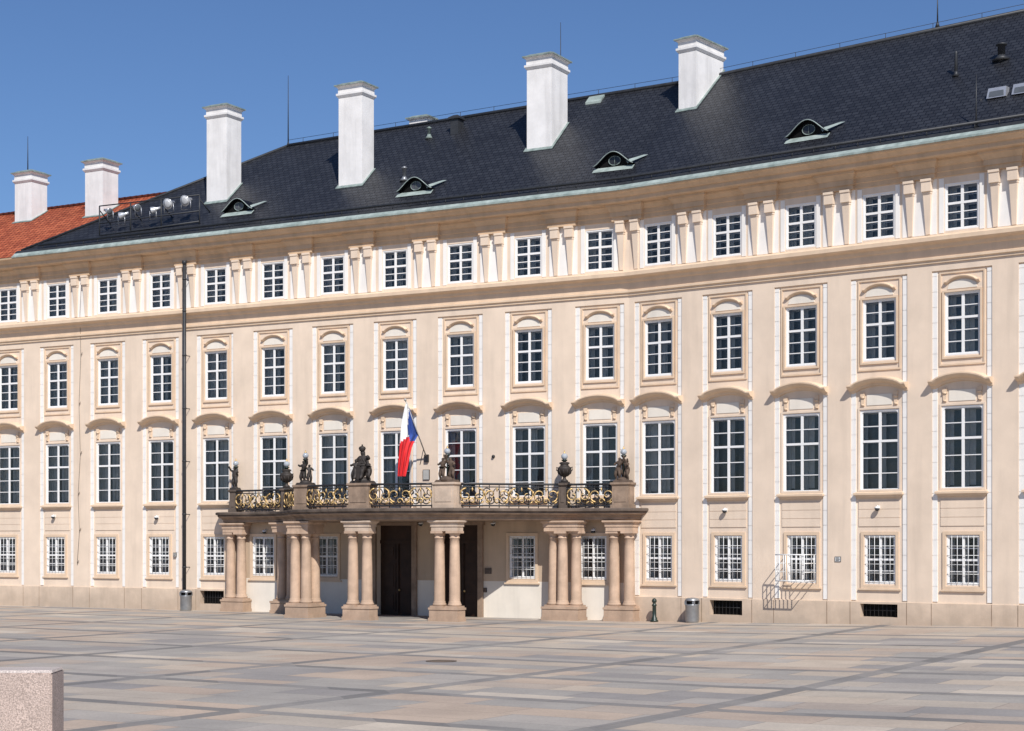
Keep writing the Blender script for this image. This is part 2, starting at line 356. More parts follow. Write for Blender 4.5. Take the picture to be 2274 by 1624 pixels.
# --- windows
def bars(mb,w,h,y0,y1,up,lo,split,ring,mull,trans,mun):
    mb.box(-w/2,-w/2+ring,y0,y1,0,h); mb.box(w/2-ring,w/2,y0,y1,0,h)
    mb.box(-w/2+ring,w/2-ring,y0,y1,0,ring); mb.box(-w/2+ring,w/2-ring,y0,y1,h-ring,h)
    e=.004
    mb.box(-mull/2,mull/2,y0-e,y1-e,ring,h-ring)
    zs=h*split
    mb.box(-w/2+ring,w/2-ring,y0-2*e,y1-2*e,zs-trans/2,zs+trans/2)
    for a,b_,n in ((ring,zs-trans/2,lo),(zs+trans/2,h-ring,up)):
        for i in range(1,n):
            z=a+(b_-a)*i/n; mb.box(-w/2+ring,w/2-ring,y0+e,y1+e,z-mun/2,z+mun/2)
ID=.34
PROTO={}
for ty,(w,h,z) in WT.items():
    up,lo,sp_={'attic':(2,3,.58),'mid':(2,3,.6),'big':(2,3,.62),'ground':(2,2,.5)}[ty]
    d={}
    mb=MB(); rg=.055
    mb.box(-w/2+.001,-w/2+rg,-.035,.05,0.001,h-.001); mb.box(w/2-rg,w/2-.001,-.035,.05,.001,h-.001)
    mb.box(-w/2+rg,w/2-rg,-.035,.05,h-rg,h-.001); mb.box(-w/2+rg,w/2-rg,-.045,.05,.001,rg)
    mb.box(-w/2+.002,-w/2+.03,.05,ID,.002,h-.002); mb.box(w/2-.03,w/2-.002,.05,ID,.002,h-.002)
    mb.box(-w/2+.03,w/2-.03,.05,ID,h-.03,h-.002); mb.box(-w/2+.03,w/2-.03,.05,ID,.002,.03)
    if ty=='big':
        r=.16
        for sx in (-1,1):
            arc=[(sx*(w/2-.054-r+r*math.sin(a_)),h-.054-r+r*math.cos(a_)) for a_ in [i*math.pi/2/5 for i in range(6)]]
            mb.prism([(sx*(w/2-.054),h-.054)]+arc,-.03,.045)
    d['window']=mb.mesh('window',m_wood)
    mb=MB()
    iw=w-2*rg; ih=h-2*rg
    mb.tf=lambda p,rg=rg: p+Vector((0,0,rg))
    bars(mb,iw,ih,0,.045,up,lo,sp_,.045,.105 if ty!='ground' else .09,.085 if ty!='ground' else .07,.032)
    d['sash']=mb.mesh('sash',m_wood)
    mb=MB(); mb.quad((-iw/2,.03,rg),(iw/2,.03,rg),(iw/2,.03,h-rg),(-iw/2,.03,h-rg)); d['pane']=mb.mesh('pane',m_glass,recalc=False)
    mb=MB(); mb.tf=lambda p: p+Vector((0,0,.03))
    bars(mb,w-.06,h-.06,ID,ID+.04,up,lo,sp_,.10,.17,.12,.034)
    d['inner_sash']=mb.mesh('inner_sash',m_inner)
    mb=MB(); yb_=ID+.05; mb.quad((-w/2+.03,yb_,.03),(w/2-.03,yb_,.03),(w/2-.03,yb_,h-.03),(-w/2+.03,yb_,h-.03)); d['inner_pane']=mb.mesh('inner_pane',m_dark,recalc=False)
    cv=[]
    for var in range(4):
        mb=MB(); c0=(.12,.18,.25,.15)[var]*w; c1=(.12,.07,.18,.22)[var]*w
        for x0,x1 in ((-w/2+.05,-w/2+.05+c0),(-.02,-.02+c1)):
            n=6; prev=None
            for i in range(n+1):
                x=x0+(x1-x0)*i/n; y=ID+.046-.006*(i%2)
                hb=.05 if var<2 else h*.06
                if prev: mb.quad((prev[0],prev[1],hb),(x,y,hb),(x,y,h-.05),(prev[0],prev[1],h-.05))
                prev=(x,y)
        cv.append(mb.mesh('curtain',m_curtain,recalc=False))
    d['curtain']=cv
    if ty=='ground':
        mb=MB()
        for i in range(1,6):
            x=-w/2+w*i/6; mb.tube([(x,-.075,.03),(x,-.075,h-.03)],.011,5)
        for i in range(0,6):
            zz=.06+(h-.12)*i/5; mb.tube([(-w/2+.02,-.055,zz),(w/2-.02,-.055,zz)],.011,5)
        d['grille']=mb.mesh('grille',m_whiteiron)
    PROTO[ty]=d
for ty,pl,t,d,z in win:
    pr=PROTO[ty]
    o=put('window',pr['window'],palace,P(pl,t,d,z)-B,-TH[pl])
    for nm in ('sash','pane','inner_sash','inner_pane'): put(nm,pr[nm],o)
    if ty=='ground': put('grille',pr['grille'],o)
    elif random.random()<(.95 if (pl=='L' and t<-8) else .6): put('curtain',random.choice(pr['curtain']),o)
# --- trim of the bays (local: y=0 is the recessed field)
def arcpath(hw,flat,rise,n=14):
    pts=[(-hw,0),(-hw+flat,0)]
    a=hw-flat
    for i in range(1,n):
        x=-a+2*a*i/n; pts.append((x,rise*(1-(x/a)**2)**.8))
    return pts+[(hw-flat,0),(hw,0)]
def strip_mesh(z0,z1):
    mb=MB(); z=z0
    while z<z1-.05:
        zz=min(z+.56,z1)
        mb.box(-.095,.095,-.038,.0,z,zz-.022); z=zz
    mb.box(-.09,.09,-.024,0,z0+.005,z1-.025)
    return mb.mesh('rusticated_strip',m_white)
me_strip=strip_mesh(1.06,12.96); me_stripP=strip_mesh(4.78,12.96)
mb=MB()
pr=[(0,-.02),(-.10,.0),(-.13,.08),(-.28,.12),(-.34,.16),(-.40,.22),(-.40,.27),(0,.33)]
mb.sweep(pr,[(lambda d,z,x=x,zz=zz: Vector((x,d,8.76+zz+z))) for x,zz in arcpath(1.16,.16,.25)])
me_hood=mb.mesh('window_hood',m_trim)
mb=MB(); mb.box(-.50,.50,-.02,.0,8.28,8.68); me_hpanel=mb.mesh('hood_panel',m_cream)
mb=MB()
mb.box(-.085,.085,-.06,0,8.62,8.77); mb.box(-.065,.065,-.04,0,8.26,8.62)
mb.tube([(-.075,-.045,8.58),(.075,-.045,8.58)],.045,8); mb.tube([(-.06,-.04,8.30),(.06,-.04,8.30)],.03,8)
me_cons=mb.mesh('console',m_trim)
mb=MB()
mb.frust((-.86,.86,-.10,0,4.86),(-.95,.95,-.16,0,4.96)); mb.box(-.98,.98,-.20,0,4.96,5.03); mb.frust((-.98,.98,-.20,0,5.03),(-.9,.9,-.02,0,5.085))
me_sill=mb.mesh('window_sill',m_trim)
mb=MB()
for z in (3.80,4.12,4.44): mb.box(-.82,.82,-.028,0,z,z+.30)
mb.box(-.80,.80,-.015,0,3.81,4.73)
me_apron=mb.mesh('apron_panel',m_beige)
def ring(mb,hw,z0,z1,wd,y):
    mb.box(-hw,-hw+wd,-y,0,z0,z1); mb.box(hw-wd,hw,-y,0,z0,z1); mb.box(-hw+wd,hw-wd,-y,0,z0,z0+wd); mb.box(-hw+wd,hw-wd,-y,0,z1-wd,z1)
mb=MB(); ring(mb,.86,9.56,12.93,.06,.045); ring(mb,.75,9.80,12.27,.07,.06)
mb.sweep([(0,-.01),(-.07,0),(-.13,.05),(-.13,.08),(0,.12)],[(lambda d,z,x=x,zz=zz: Vector((x,d,12.50+zz+z))) for x,zz in arcpath(.66,.1,.19,10)])
me_surM=mb.mesh('window_surround',m_trim)
mb=MB(); mb.prism([(-.56,12.31),(.56,12.31),(.5,12.49),(.3,12.58),(0,12.63),(-.3,12.58),(-.5,12.49)],-.022,0); me_mp=mb.mesh('surround_panel',m_cream)
mb=MB(); ring(mb,.76,1.5,3.60,.12,.05); mb.box(-.84,.84,-.08,0,1.44,1.5); me_surG=mb.mesh('window_surround',m_trim)
mb=MB(); ring(mb,.865,5.09,8.2,.07,.03); me_surB=mb.mesh('window_surround',m_beige)
for pl,T in (('L',TL),('R',TR)):
    for i,t in enumerate(T):
        port=(pl=='L' and i in PORT)
        base=P(pl,t,-REC,0)-B; rz=-TH[pl]
        for sx in (-1,1): put('rusticated_strip',me_stripP if port else me_strip,palace,base+U[pl]*(sx*1.03),rz)
        h=put('window_hood',me_hood,palace,base,rz); put('hood_panel',me_hpanel,h)
        for sx in (-1,1): put('console',me_cons,h,(sx*.66,0,0))
        put('window_sill',me_sill,palace,base,rz)
        s=put('window_surround',me_surM,palace,base,rz); put('surround_panel',me_mp,s)
        put('window_surround',me_surB,palace,base,rz)
        if not port:
            put('apron_panel',me_apron,palace,base,rz)
            put('window_surround',me_surG,palace,base+U[pl]*GOFF[pl],rz)
for i,t in PGT.items(): put('window_surround',me_surG,palace,P('L',t,0,0)-B,-TH['L'])
# --- mid cornice, main cornice
def stations(): return [lambda d,z: P('L',LEND,d,z),lambda d,z: B+MIT*d+Vector((0,0,z)),lambda d,z: P('R',REND,d,z)]
mb=MB(); mb.sweep([(0.001,13.28),(.06,13.28),(.06,13.36),(.12,13.40),(.12,13.48),(.03,13.50),(.03,13.80),(.10,13.84),(.14,13.95),(.30,13.99),(.38,14.04),(.38,14.18),(.28,14.24),(0.001,14.32)],stations(),caps=True)
mb.build('middle_cornice',m_trim,palace)
mb=MB(); mb.sweep([(0.001,16.34),(.05,16.36),(.05,16.52),(.09,16.55),(.09,16.72),(.16,16.76),(.24,16.88),(.30,16.90),(.30,16.97),(.62,16.99),(.66,17.03),(.66,17.17),(.74,17.20),(.84,17.32),(.92,17.36),(.94,17.44),(.62,17.50),(0.001,17.5)],stations())
mb.build('main_cornice',m_corn,palace)
# attic brackets
mb=MB(); mb.frust((-.08,.08,-.04,0,14.34),(-.145,.145,-.14,0,15.80)); mb.box(-.18,.18,-.22,0,15.88,16.24); mb.box(-.20,.20,-.25,0,16.24,16.33); mb.box(-.16,.16,-.16,0,15.80,15.88)
me_br=mb.mesh('bracket',m_beige)
mb=MB(); mb.box(-.66,.66,-.012,0,14.33,16.335); me_ap=mb.mesh('attic_panel',m_white)
mb=MB(); mb.box(-.66,.66,-.20,0,16.335,16.50); mb.box(-.70,.70,-.26,0,16.50,16.70); mb.frust((-.70,.70,-.28,0,16.70),(-.82,.82,-.42,0,16.88)); mb.box(-.84,.84,-.46,0,16.88,16.986)
me_rs=mb.mesh('cornice_break',m_corn)
mb=MB(); mb.box(-.36,.36,-.20,0,16.335,16.50); mb.box(-.40,.40,-.26,0,16.50,16.70); mb.frust((-.40,.40,-.28,0,16.70),(-.5,.5,-.42,0,16.88)); mb.box(-.52,.52,-.46,0,16.88,16.986)
me_rs2=mb.mesh('cornice_break',m_corn)
piers=[('L',TL[i]-1.6755) for i in range(12)]+[('R',TR[i]+1.6085) for i in range(6)]
for pl,t in piers:
    base=P(pl,t,0,0)-B
    put('attic_panel',me_ap,palace,base,-TH[pl]); put('cornice_break',me_rs,palace,base,-TH[pl])
    for sx in (-1,1): put('bracket',me_br,palace,base+U[pl]*(sx*.34)+N[pl]*.012,-TH[pl])
for pl,t in (('L',-.34),('R',.36)):
    base=P(pl,t,0,0)-B
    put('cornice_break',me_rs2,palace,base,-TH[pl]); put('bracket',me_br,palace,base,-TH[pl])
mb=MB(); mb.box(-.09,.09,-.02,0,14.34,16.30)
me_j=mb.mesh('attic_jamb',m_white)
for pl,T in (('L',TL),('R',TR)):
    for t in T:
        for sx in (-1,1): put('attic_jamb',me_j,palace,P(pl,t+sx*.76,0,0)-B,-TH[pl])
# --- roof
tip=onroof('L',52,571); tip=loc('L',tip); TIPT=tip[0]-.6
rL=onroof('L',640,325); rB=B+MIT*-5.45+Vector((0,0,RZ0+RS*(RD0+5.45)))
rRl=loc('R',onroof('R',2274,22)); DR=rRl[1]
slp=math.sqrt(1+RS*RS)
rR=P('R',REND+.5,DR,RZ0+RS*(RD0-DR))
def ruv(pl,p): l_=loc(pl,p); return (l_[0],(RD0-l_[1])*slp)
eL=P('L',TIPT,RD0,RZ0); eB=B+MIT*RD0+Vector((0,0,RZ0)); eR=P('R',REND+.5,RD0,RZ0)
mb=MB()
mb.quad(eL,eB,rB,rL,0,[ruv('L',p) for p in (eL,eB,rB,rL)])
mb.quad(eB,eR,rR,rB,0,[ruv('R',p) for p in (eB,eR,rR,rB)])
bL=P('L',-30,-12,17.6); bB=B+MIT*-12+Vector((0,0,17.6)); bR=P('R',REND+.5,-12,17.6)
mb.add([rL,rB,bB,bL],[(0,1,2,3)],0,False,[[(0,0),(20,0),(20,9),(0,9)]]); mb.add([rB,rR,bR,bB],[(0,1,2,3)],0,False,[[(0,0),(20,0),(20,9),(0,9)]])
mb.add([eL,rL,bL],[(0,1,2)],0,False,[[(0,0),(10,9),(20,0)]])
mb.add([eR,rR,bR],[(0,1,2)],0,False,[[(0,0),(10,9),(20,0)]])
roof=mb.build('roof',m_slate,palace,recalc=False)
def sub(mb,name,mat,par=None):
    o=mb.build(name,mat,palace)
    if par is not None: o.parent=par
    return o
st3=[lambda d,z: P('L',TIPT-.3,d,z),lambda d,z: B+MIT*d+Vector((0,0,z)),lambda d,z: P('R',REND+.4,d,z)]
mb=MB(); mb.sweep([(.95,17.41),(.99,17.42),(.99,17.49),(.92,17.52),(.80,17.645),(.64,17.80),(.60,17.72)],st3,mis=[0,0,0,0,1,1]); sub(mb,'copper_eaves',[m_copper,m_lead],roof)
mb=MB(); mb.tube([P('L',TIPT+1.2,.66,17.97),B+MIT*.66+Vector((0,0,17.97)),P('R',REND,.66,17.97)],.06,6)
t=TIPT+1.5
while t<REND:
    pl='L' if t<0 else 'R'; mb.tube([P(pl,t,.66,17.74),P(pl,t,.66,17.98)],.025,4); t+=.9
sub(mb,'snow_guard',m_lead,roof)
mb=MB(); up=Vector((0,0,.03)); mb.tube([eL+up,rL+up],.07,6); mb.tube([rL+up,rB+up,rR+up],.09,6); sub(mb,'ridge_cap',m_lead,roof)
mb=MB(); up=Vector((0,0,.30)); mb.tube([rL+up,rB+up,rR+up],.010,4)
for a_,b_,n in ((rL,rB,12),(rB,rR,10)):
    for i in range(n):
        p=a_.lerp(b_,(i+.5)/n); mb.tube([p,p+up],.012,4)
sub(mb,'ridge_wire',m_lead,roof)
# chimneys
def chimney(root,pl,x,yb,yt,w,D,par,corner=None,slope=RS,d0=RD0,z0=RZ0):
    p=corner if corner is not None else onroof(pl,x,yb,slope,d0,z0)
    t,d,z=loc(pl,p); zt=H+(YH-yt)*p.y/F
    tf=lambda q,t=t,d=d: P(pl,t+q.x,d-q.y,q.z)
    mb=MB(tf)
    mb.box(0,w,0,D,z-.6,zt-.55); mb.frust((-.02,w+.02,-.02,D+.02,zt-.55),(-.09,w+.09,-.09,D+.09,zt-.45)); mb.box(-.09,w+.09,-.09,D+.09,zt-.45,zt-.36)
    mb.box(-.02,w+.02,-.02,D+.02,zt-.36,zt-.12)
    mb.frust((-.02,w+.02,-.02,D+.02,zt-.12),(-.12,w+.12,-.12,D+.12,zt-.03))
    o=mb.build('chimney',m_chim,root)
    mb=MB(tf); mb.box(-.16,w+.16,-.16,D+.16,zt-.03,zt+.03); mb.frust((-.1,w+.1,-.1,D+.1,zt+.03),(.1,w-.1,.1,D-.1,zt+.14)); 
    c=mb.build('chimney_cap',m_copper_dark,root); c.parent=o
    mb=MB(tf); s=slope
    e=.1
    for (xa,xb_,ya,yb_) in ((-e,w+e,-.13,.0),(-e,0,0,D),(w,w+e,0,D)):
        mb.add([(xa,ya,z+s*ya+.02),(xb_,ya,z+s*ya+.02),(xb_,yb_,z+s*yb_+.02),(xa,yb_,z+s*yb_+.02),(xa,ya,z+s*ya+.05),(xb_,ya,z+s*ya+.05),(xb_,yb_,z+s*yb_+.05),(xa,yb_,z+s*yb_+.05)],[(0,3,2,1),(4,5,6,7),(0,1,5,4),(1,2,6,5),(2,3,7,6),(3,0,4,7)])
    c=mb.build('flashing',m_copper_dark,root); c.parent=o
    return (t,d,zt)
chimney(palace,'L',459,451,240,1.22,1.1,roof)
chimney(palace,'L',752,416,192,1.3,.95,roof)
chimney(palace,'L',1170,334,128,1.22,1.5,roof)
chimney(palace,'R',1507,246,90,.86,2.25,roof)
pc=hit(910,290,P('L',0,-6.8,0),N['L']); chimney(palace,'L',910,290,264,1.0,.6,roof,corner=pc)
# eyelid dormers
def dormer(pl,x,y):
    p=onroof(pl,x,y); t,d,z=loc(pl,p)
    tf=lambda q: P(pl,t+q.x,d-q.y,z+q.z)
    mb=MB(tf); n=20; hw=.92; hgt=.55
    f=lambda x_: .02+hgt*(.5+.5*math.cos(math.pi*x_/hw))**.75
    X_=[-hw+2*hw*i/n for i in range(n+1)]
    for a_,b_ in zip(X_,X_[1:]):
        za,zb_=f(a_),f(b_)
        mb.quad((a_,-.24,za),(b_,-.24,zb_),(b_,zb_/RS+.05,zb_+.02),(a_,za/RS+.05,za+.02))
        mb.quad((a_,-.02,-.05),(b_,-.02,-.05),(b_,-.02,zb_-.02),(a_,-.02,za-.02),1)
    o=mb.build('dormer',[m_slate,m_hole],palace,recalc=False)
    mb=MB(tf); mb.tube([(x_,-.245,f(x_)) for x_ in X_],.02,5)
    mb.add([(-hw,-.06,-.02),(hw,-.06,-.02),(hw,-.30,-.235),(-hw,-.30,-.235)],[(0,1,2,3)])
    mb.add([(hw-.25,-.22,.03),(hw+.42,.36,.42),(hw+.18,.44,.46),(hw-.42,-.05,.20)],[(0,1,2,3)])
    c=mb.build('dormer_trim',m_copper,palace,recalc=False); c.parent=o
    mb=MB(tf); pts=[(.27*math.cos(a_),-.05,.23+.19*math.sin(a_)) for a_ in [2*math.pi*i/16 for i in range(17)]]
    mb.tube(pts,.02,5); mb.tube([(0,-.05,.04),(0,-.05,.42)],.012,4)
    c=mb.build('round_window',m_copper_dark,palace); c.parent=o
    mb=MB(tf); mb.prism([(.25*math.cos(2*math.pi*i/16),.23+.17*math.sin(2*math.pi*i/16)) for i in range(16)],-.035,-.025)
    c=mb.build('pane',m_dark,palace); c.parent=o
for pl,x,y in (('L',532,470),('L',925,425),('L',1366,370),('R',1797,302)): dormer(pl,x,y)
# roof vents
def vent(pl,x,yb,yt,r,mat,cap=True,name='roof_vent'):
    p=onroof(pl,x,yb); zt=(yb-yt)*p.y/F
    mb=MB(); mb.lathe([(r,-.2),(r,zt-.06),(r*1.5 if cap else r,zt-.05),(r*1.5 if cap else r,zt),(.01,zt+.06)],p.x,p.y,10,cz=p.z); 
    mb.lathe([(r*2.6,-.04),(r*1.2,.10),(r,.16)],p.x,p.y,8,cz=p.z)
    mb.build(name,mat,palace)
vent('L',953,306,284,.08,m_copper_dark); vent('L',898,400,372,.09,m_steel); vent('R',2123,168,116,.06,m_lead,False); vent('R',2224,132,98,.14,m_lead)
p=onroof('L',1000,300); l_=loc('L',p); tf=lambda q: P('L',l_[0]+q.x,l_[1]-q.y,l_[2]+q.z)
mb=MB(tf); mb.box(0,.42,0,.5,-.4,.72); mb.box(-.08,.5,-.08,.58,.72,.8); mb.frust((-.08,.5,-.08,.58,.8),(.1,.32,.1,.4,.92)); mb.build('vent_stack',m_lead,palace)
p=onroof('L',1300,233); l2=loc('L',p); tf2=lambda q: P('L',l2[0]+q.x,l2[1]-q.y,l2[2]+q.z)
mb=MB(tf2); mb.add([(0,0,.1),(.75,0,.1),(.75,.5,.55),(0,.5,.55),(0,0,-.05),(.75,0,-.05),(.75,.5,.35),(0,.5,.35)],[(0,1,2,3),(0,4,5,1),(1,5,6,2),(3,2,6,7),(0,3,7,4)])
mb.build('roof_hatch',m_copper,palace)
# downpipe, wall cable
a=wall('L',411,583,.40); b_=wall('L',408,1318,.40)
mb=MB(tfp['L']); tt=(a[0]+b_[0])/2
mb.tube([(tt,-.40,16.35),(tt,-.40,.9)],.085,8)
for z in (15.6,14.1,12,9.5,7,4.5,2): mb.tube([(tt,-.40,z),(tt,-.40,z+.07)],.105,8); mb.tube([(tt,-.40,z+.03),(tt,-.0,z+.03)],.02,4)
mb.lathe([(.09,16.3),(.115,16.4),(.115,16.5)],tt,-.40,10)
dp=mb.build('downpipe',m_lead,palace)
mb=MB(tfp['L']); mb.tube([(tt,-.40,.9),(tt,-.40,-.1)],.10,8); o=mb.build('pipe_foot',m_steel,palace); o.parent=dp
cab=[wall('L',x,y,.04) for x,y in ((182,610),(178,700),(180,790),(176,900),(179,1010),(174,1100),(177,1180),(172,1252))]
mb=MB(tfp['L']); mb.tube([(c[0],-.40 if 13.8<c[2]<14.4 else -.06,c[2]) for c in cab],.013,4)
for c in cab[2:]: mb.tube([(c[0],-.06,c[2]),(c[0]+.10,-.06,c[2]+.16)],.016,4)
mb.build('wall_cable',m_grime,palace)
# doors behind the portico
for i in (3,2):
    t=TL[i]; mb=MB(tfp['L'])
    mb.box(t-.95,t+.95,.30,.36,0,3.95)
    for sx in (-1,1):
        for z0,z1 in ((.15,1.0),(1.15,2.3),(2.45,3.1)):
            x0=t+(sx*.47)-.33; mb.box(x0,x0+.66,.27,.30,z0,z1); mb.box(x0+.1,x0+.56,.25,.272,z0+.1,z1-.1)
    mb.box(t-.93,t+.93,.22,.30,3.15,3.3); mb.box(t-.03,t+.03,.24,.30,.02,3.15)
    o=mb.build('door',m_door,palace)
    mb=MB(tfp['L']); 
    mb.box(t-1.18,t-.95,-.14,.0,0,3.95); mb.box(t+.95,t+1.18,-.14,.0,0,3.95); mb.box(t-1.25,t+1.25,-.18,0,3.95,4.09)
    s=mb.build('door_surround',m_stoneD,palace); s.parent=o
    mb=MB(tfp['L']); mb.ball((t+.1,.2,1.1),.05,8); s=mb.build('door_handle',m_gold,palace); s.parent=o
# ---------------------------------------------------------------- red roofed wing
wing=thing('red_roofed_wing','lower wing under orange red tiles seen beyond the left end of the slate roof','building',P('L',LEND-6,0,0))
WS,WD,WZ=.60,.93,17.46
WRZ=WZ+WS*(WD+5.5)
mb=MB(); t0,t1=-58,-22
sl=math.sqrt(1+WS*WS)
e0=P('L',t0,WD,WZ)
e1=P('L',TIPT+.2,WD,WZ); e1b=P('L',t1,-1.0,WZ+WS*(WD+1.0))
r0,r1=P('L',t0,-5.5,WRZ),P('L',t1,-5.5,WRZ)
def wuv(p): l_=loc('L',p); return (l_[0],(WD-l_[1])*sl)
mb.add([e0,e1,e1b,r1,r0],[(0,1,2,3,4)],0,False,[[wuv(p) for p in (e0,e1,e1b,r1,r0)]])
b0,b1=P('L',t0,-12,17.4),P('L',t1,-12,17.4)
mb.add([r0,r1,b1,b0],[(0,1,2,3)],0,False,[[(0,0),(30,0),(30,8),(0,8)]])
wroof=mb.build('roof',m_red,wing,recalc=False)
mb=MB()
nn=90
for i in range(nn):
    a_=r0.lerp(r1,i/nn); b_=r0.lerp(r1,(i+1.08)/nn); mb.tube([a_,b_],[.11,.135],7)
o=mb.build('ridge_tiles',m_red,wing); o.parent=wroof
mb=MB(tfp['L']); mb.box(t0,LEND-.01,.0,11.5,0,17.3); mb.build('wall',m_beige,wing)
cw1=chimney(wing,'L',33,495,386,1.22,1.15,wroof,slope=WS,d0=WD,z0=WZ)
cw2=chimney(wing,'L',189,483,360,1.22,1.15,wroof,slope=WS,d0=WD,z0=WZ)
# ---------------------------------------------------------------- portico
portico=thing('portico','curved stone entrance portico on paired columns carrying a balcony','portico',P('L',-9.8,0,0))
CP=[(-20.05,.30),(-16.75,.75),(-13.25,4.1),(-9.88,4.75),(-6.25,4.0),(-2.6,.72),(-.1,.36)]
path0=[(-20.7,-.05),(-20.4,.45),(-18.6,.55),(-16.75,.95),(-14.9,2.6),(-13.2,4.25),(-9.9,5.0),(-6.2,4.15),(-4.3,2.4),(-2.6,.95),(-1.2,.6),(.15,.5),(.5,-.10)]
def catmull(pts,n=8):
    o=[]
    for i in range(len(pts)-1):
        p0=pts[max(i-1,0)];p1=pts[i];p2=pts[i+1];p3=pts[min(i+2,len(pts)-1)]
        for j in range(n):
            s=j/n
            o.append(tuple(.5*(2*p1[c]+(p2[c]-p0[c])*s+(2*p0[c]-5*p1[c]+4*p2[c]-p3[c])*s*s+(3*p1[c]-p0[c]-3*p2[c]+p3[c])*s**3) for c in (0,1)))
    return o+[pts[-1]]
path=catmull(path0)
def offs(path,o):
    r=[]
    for i,p in enumerate(path):
        a_=path[max(i-1,0)]; b_=path[min(i+1,len(path)-1)]
        tx,ty=b_[0]-a_[0],b_[1]-a_[1]; l_=math.hypot(tx,ty); r.append((p[0]-ty/l_*o,p[1]+tx/l_*o))
    return r
mb=MB(tfp['L'])
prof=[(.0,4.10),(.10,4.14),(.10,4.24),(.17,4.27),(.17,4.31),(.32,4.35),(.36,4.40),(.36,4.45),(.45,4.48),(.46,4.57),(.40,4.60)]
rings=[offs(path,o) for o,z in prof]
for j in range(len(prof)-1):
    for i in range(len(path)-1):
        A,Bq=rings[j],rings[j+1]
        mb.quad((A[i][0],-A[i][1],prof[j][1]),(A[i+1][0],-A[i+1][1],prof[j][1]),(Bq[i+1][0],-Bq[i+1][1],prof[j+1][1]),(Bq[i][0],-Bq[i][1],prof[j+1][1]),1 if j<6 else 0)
for j,zz,mi in ((0,4.10,1),(len(prof)-1,4.60,0)):  # underside coloured dark to cut bounced light and deepen the porch shade
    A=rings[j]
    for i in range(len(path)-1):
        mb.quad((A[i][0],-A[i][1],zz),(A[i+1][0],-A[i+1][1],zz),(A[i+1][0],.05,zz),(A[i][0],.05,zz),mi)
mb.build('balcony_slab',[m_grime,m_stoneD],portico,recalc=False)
COLS={0:[(-20.3,.30),(-19.65,.34)],1:[(-17.05,.7),(-16.4,.85)],2:[(-13.75,4.15),(-13.18,4.15),(-13.2,3.5)],3:[(-10.36,4.75),(-9.66,4.75)],4:[(-6.62,4.0),(-5.9,4.0)],5:[(-3.1,.72),(-2.6,.88),(-2.05,.72)],6:[(-.5,.36),(.2,.40)]}
def column_mesh():
    mb=MB(); 
    mb.box(-.29,.29,-.29,.29,.56,.63)
    pr=[(.28,.63),(.29,.68),(.27,.72),(.245,.74),(.255,.78),(.232,.81)]
    for i in range(9):
        s=i/8; pr.append((.226-.036*s*s,.84+(3.36-.84)*s))
    pr+=[(.21,3.37),(.21,3.41),(.192,3.42),(.192,3.49),(.235,3.54),(.255,3.57)]
    mb.lathe(pr,0,0,20); mb.box(-.27,.27,-.27,.27,3.57,3.66); return mb
me_col=column_mesh().mesh('column',m_stone)
PO=Vector(portico.location)
MG=.31
for i,cl in COLS.items():
    for (t,d) in cl: put('column',me_col,portico,P('L',t,d,0)-PO,-TH['L'])
    x0=min(c[0] for c in cl)-MG; x1=max(c[0] for c in cl)+MG; d0=min(c[1] for c in cl)-MG; d1=max(c[1] for c in cl)+MG
    mb=MB(tfp['L']); mb.box(x0-.03,x1+.03,-d1-.03,-d0+.03,-.1,.14); mb.box(x0,x1,-d1,-d0,.14,.47); mb.box(x0-.03,x1+.03,-d1-.03,-d0+.03,.47,.56)
    mb.build('column_base',m_stone,portico)
    mb=MB(tfp['L']); mb.box(x0+.06,x1-.06,-d1+.06,-d0-.06,3.66,3.84); mb.box(x0+.03,x1-.03,-d1+.03,-d0-.03,3.84,3.97); mb.frust((x0+.03,x1-.03,-d1+.03,-d0-.03,3.97),(x0-.05,x1+.05,-d1-.05,-d0+.05,4.03)); mb.box(x0-.06,x1+.06,-d1-.06,-d0+.06,4.03,4.098)
    mb.build('entablature_block',m_stoneL if i in (3,4) else m_stone,portico)
PED={0:(.36,.36),1:(.36,.36),2:(.78,.6),3:(.98,.65),4:(.98,.65),5:(.36,.36),6:(.74,.55)}
for i,(w,dp_) in PED.items():
    t,d=CP[i]; tf=lambda q,t=t,d=d: P('L',t+q.x,d-q.y,q.z)
    mb=MB(tf); mb.box(-w/2-.05,w/2+.05,-dp_/2-.05,dp_/2+.05,4.601,4.74); mb.box(-w/2,w/2,-dp_/2,dp_/2,4.74,5.50); mb.box(-w/2+.1,w/2-.1,-dp_/2-.02,-dp_/2,4.85,5.4)
    mb.frust((-w/2,w/2,-dp_/2,dp_/2,5.50),(-w/2-.05,w/2+.05,-dp_/2-.05,dp_/2+.05,5.56)); mb.box(-w/2-.06,w/2+.06,-dp_/2-.06,dp_/2+.06,5.56,5.64)
    mb.build('pedestal',m_grime if i in (0,1,5) else (m_stoneL if i==4 else m_stoneD),portico)
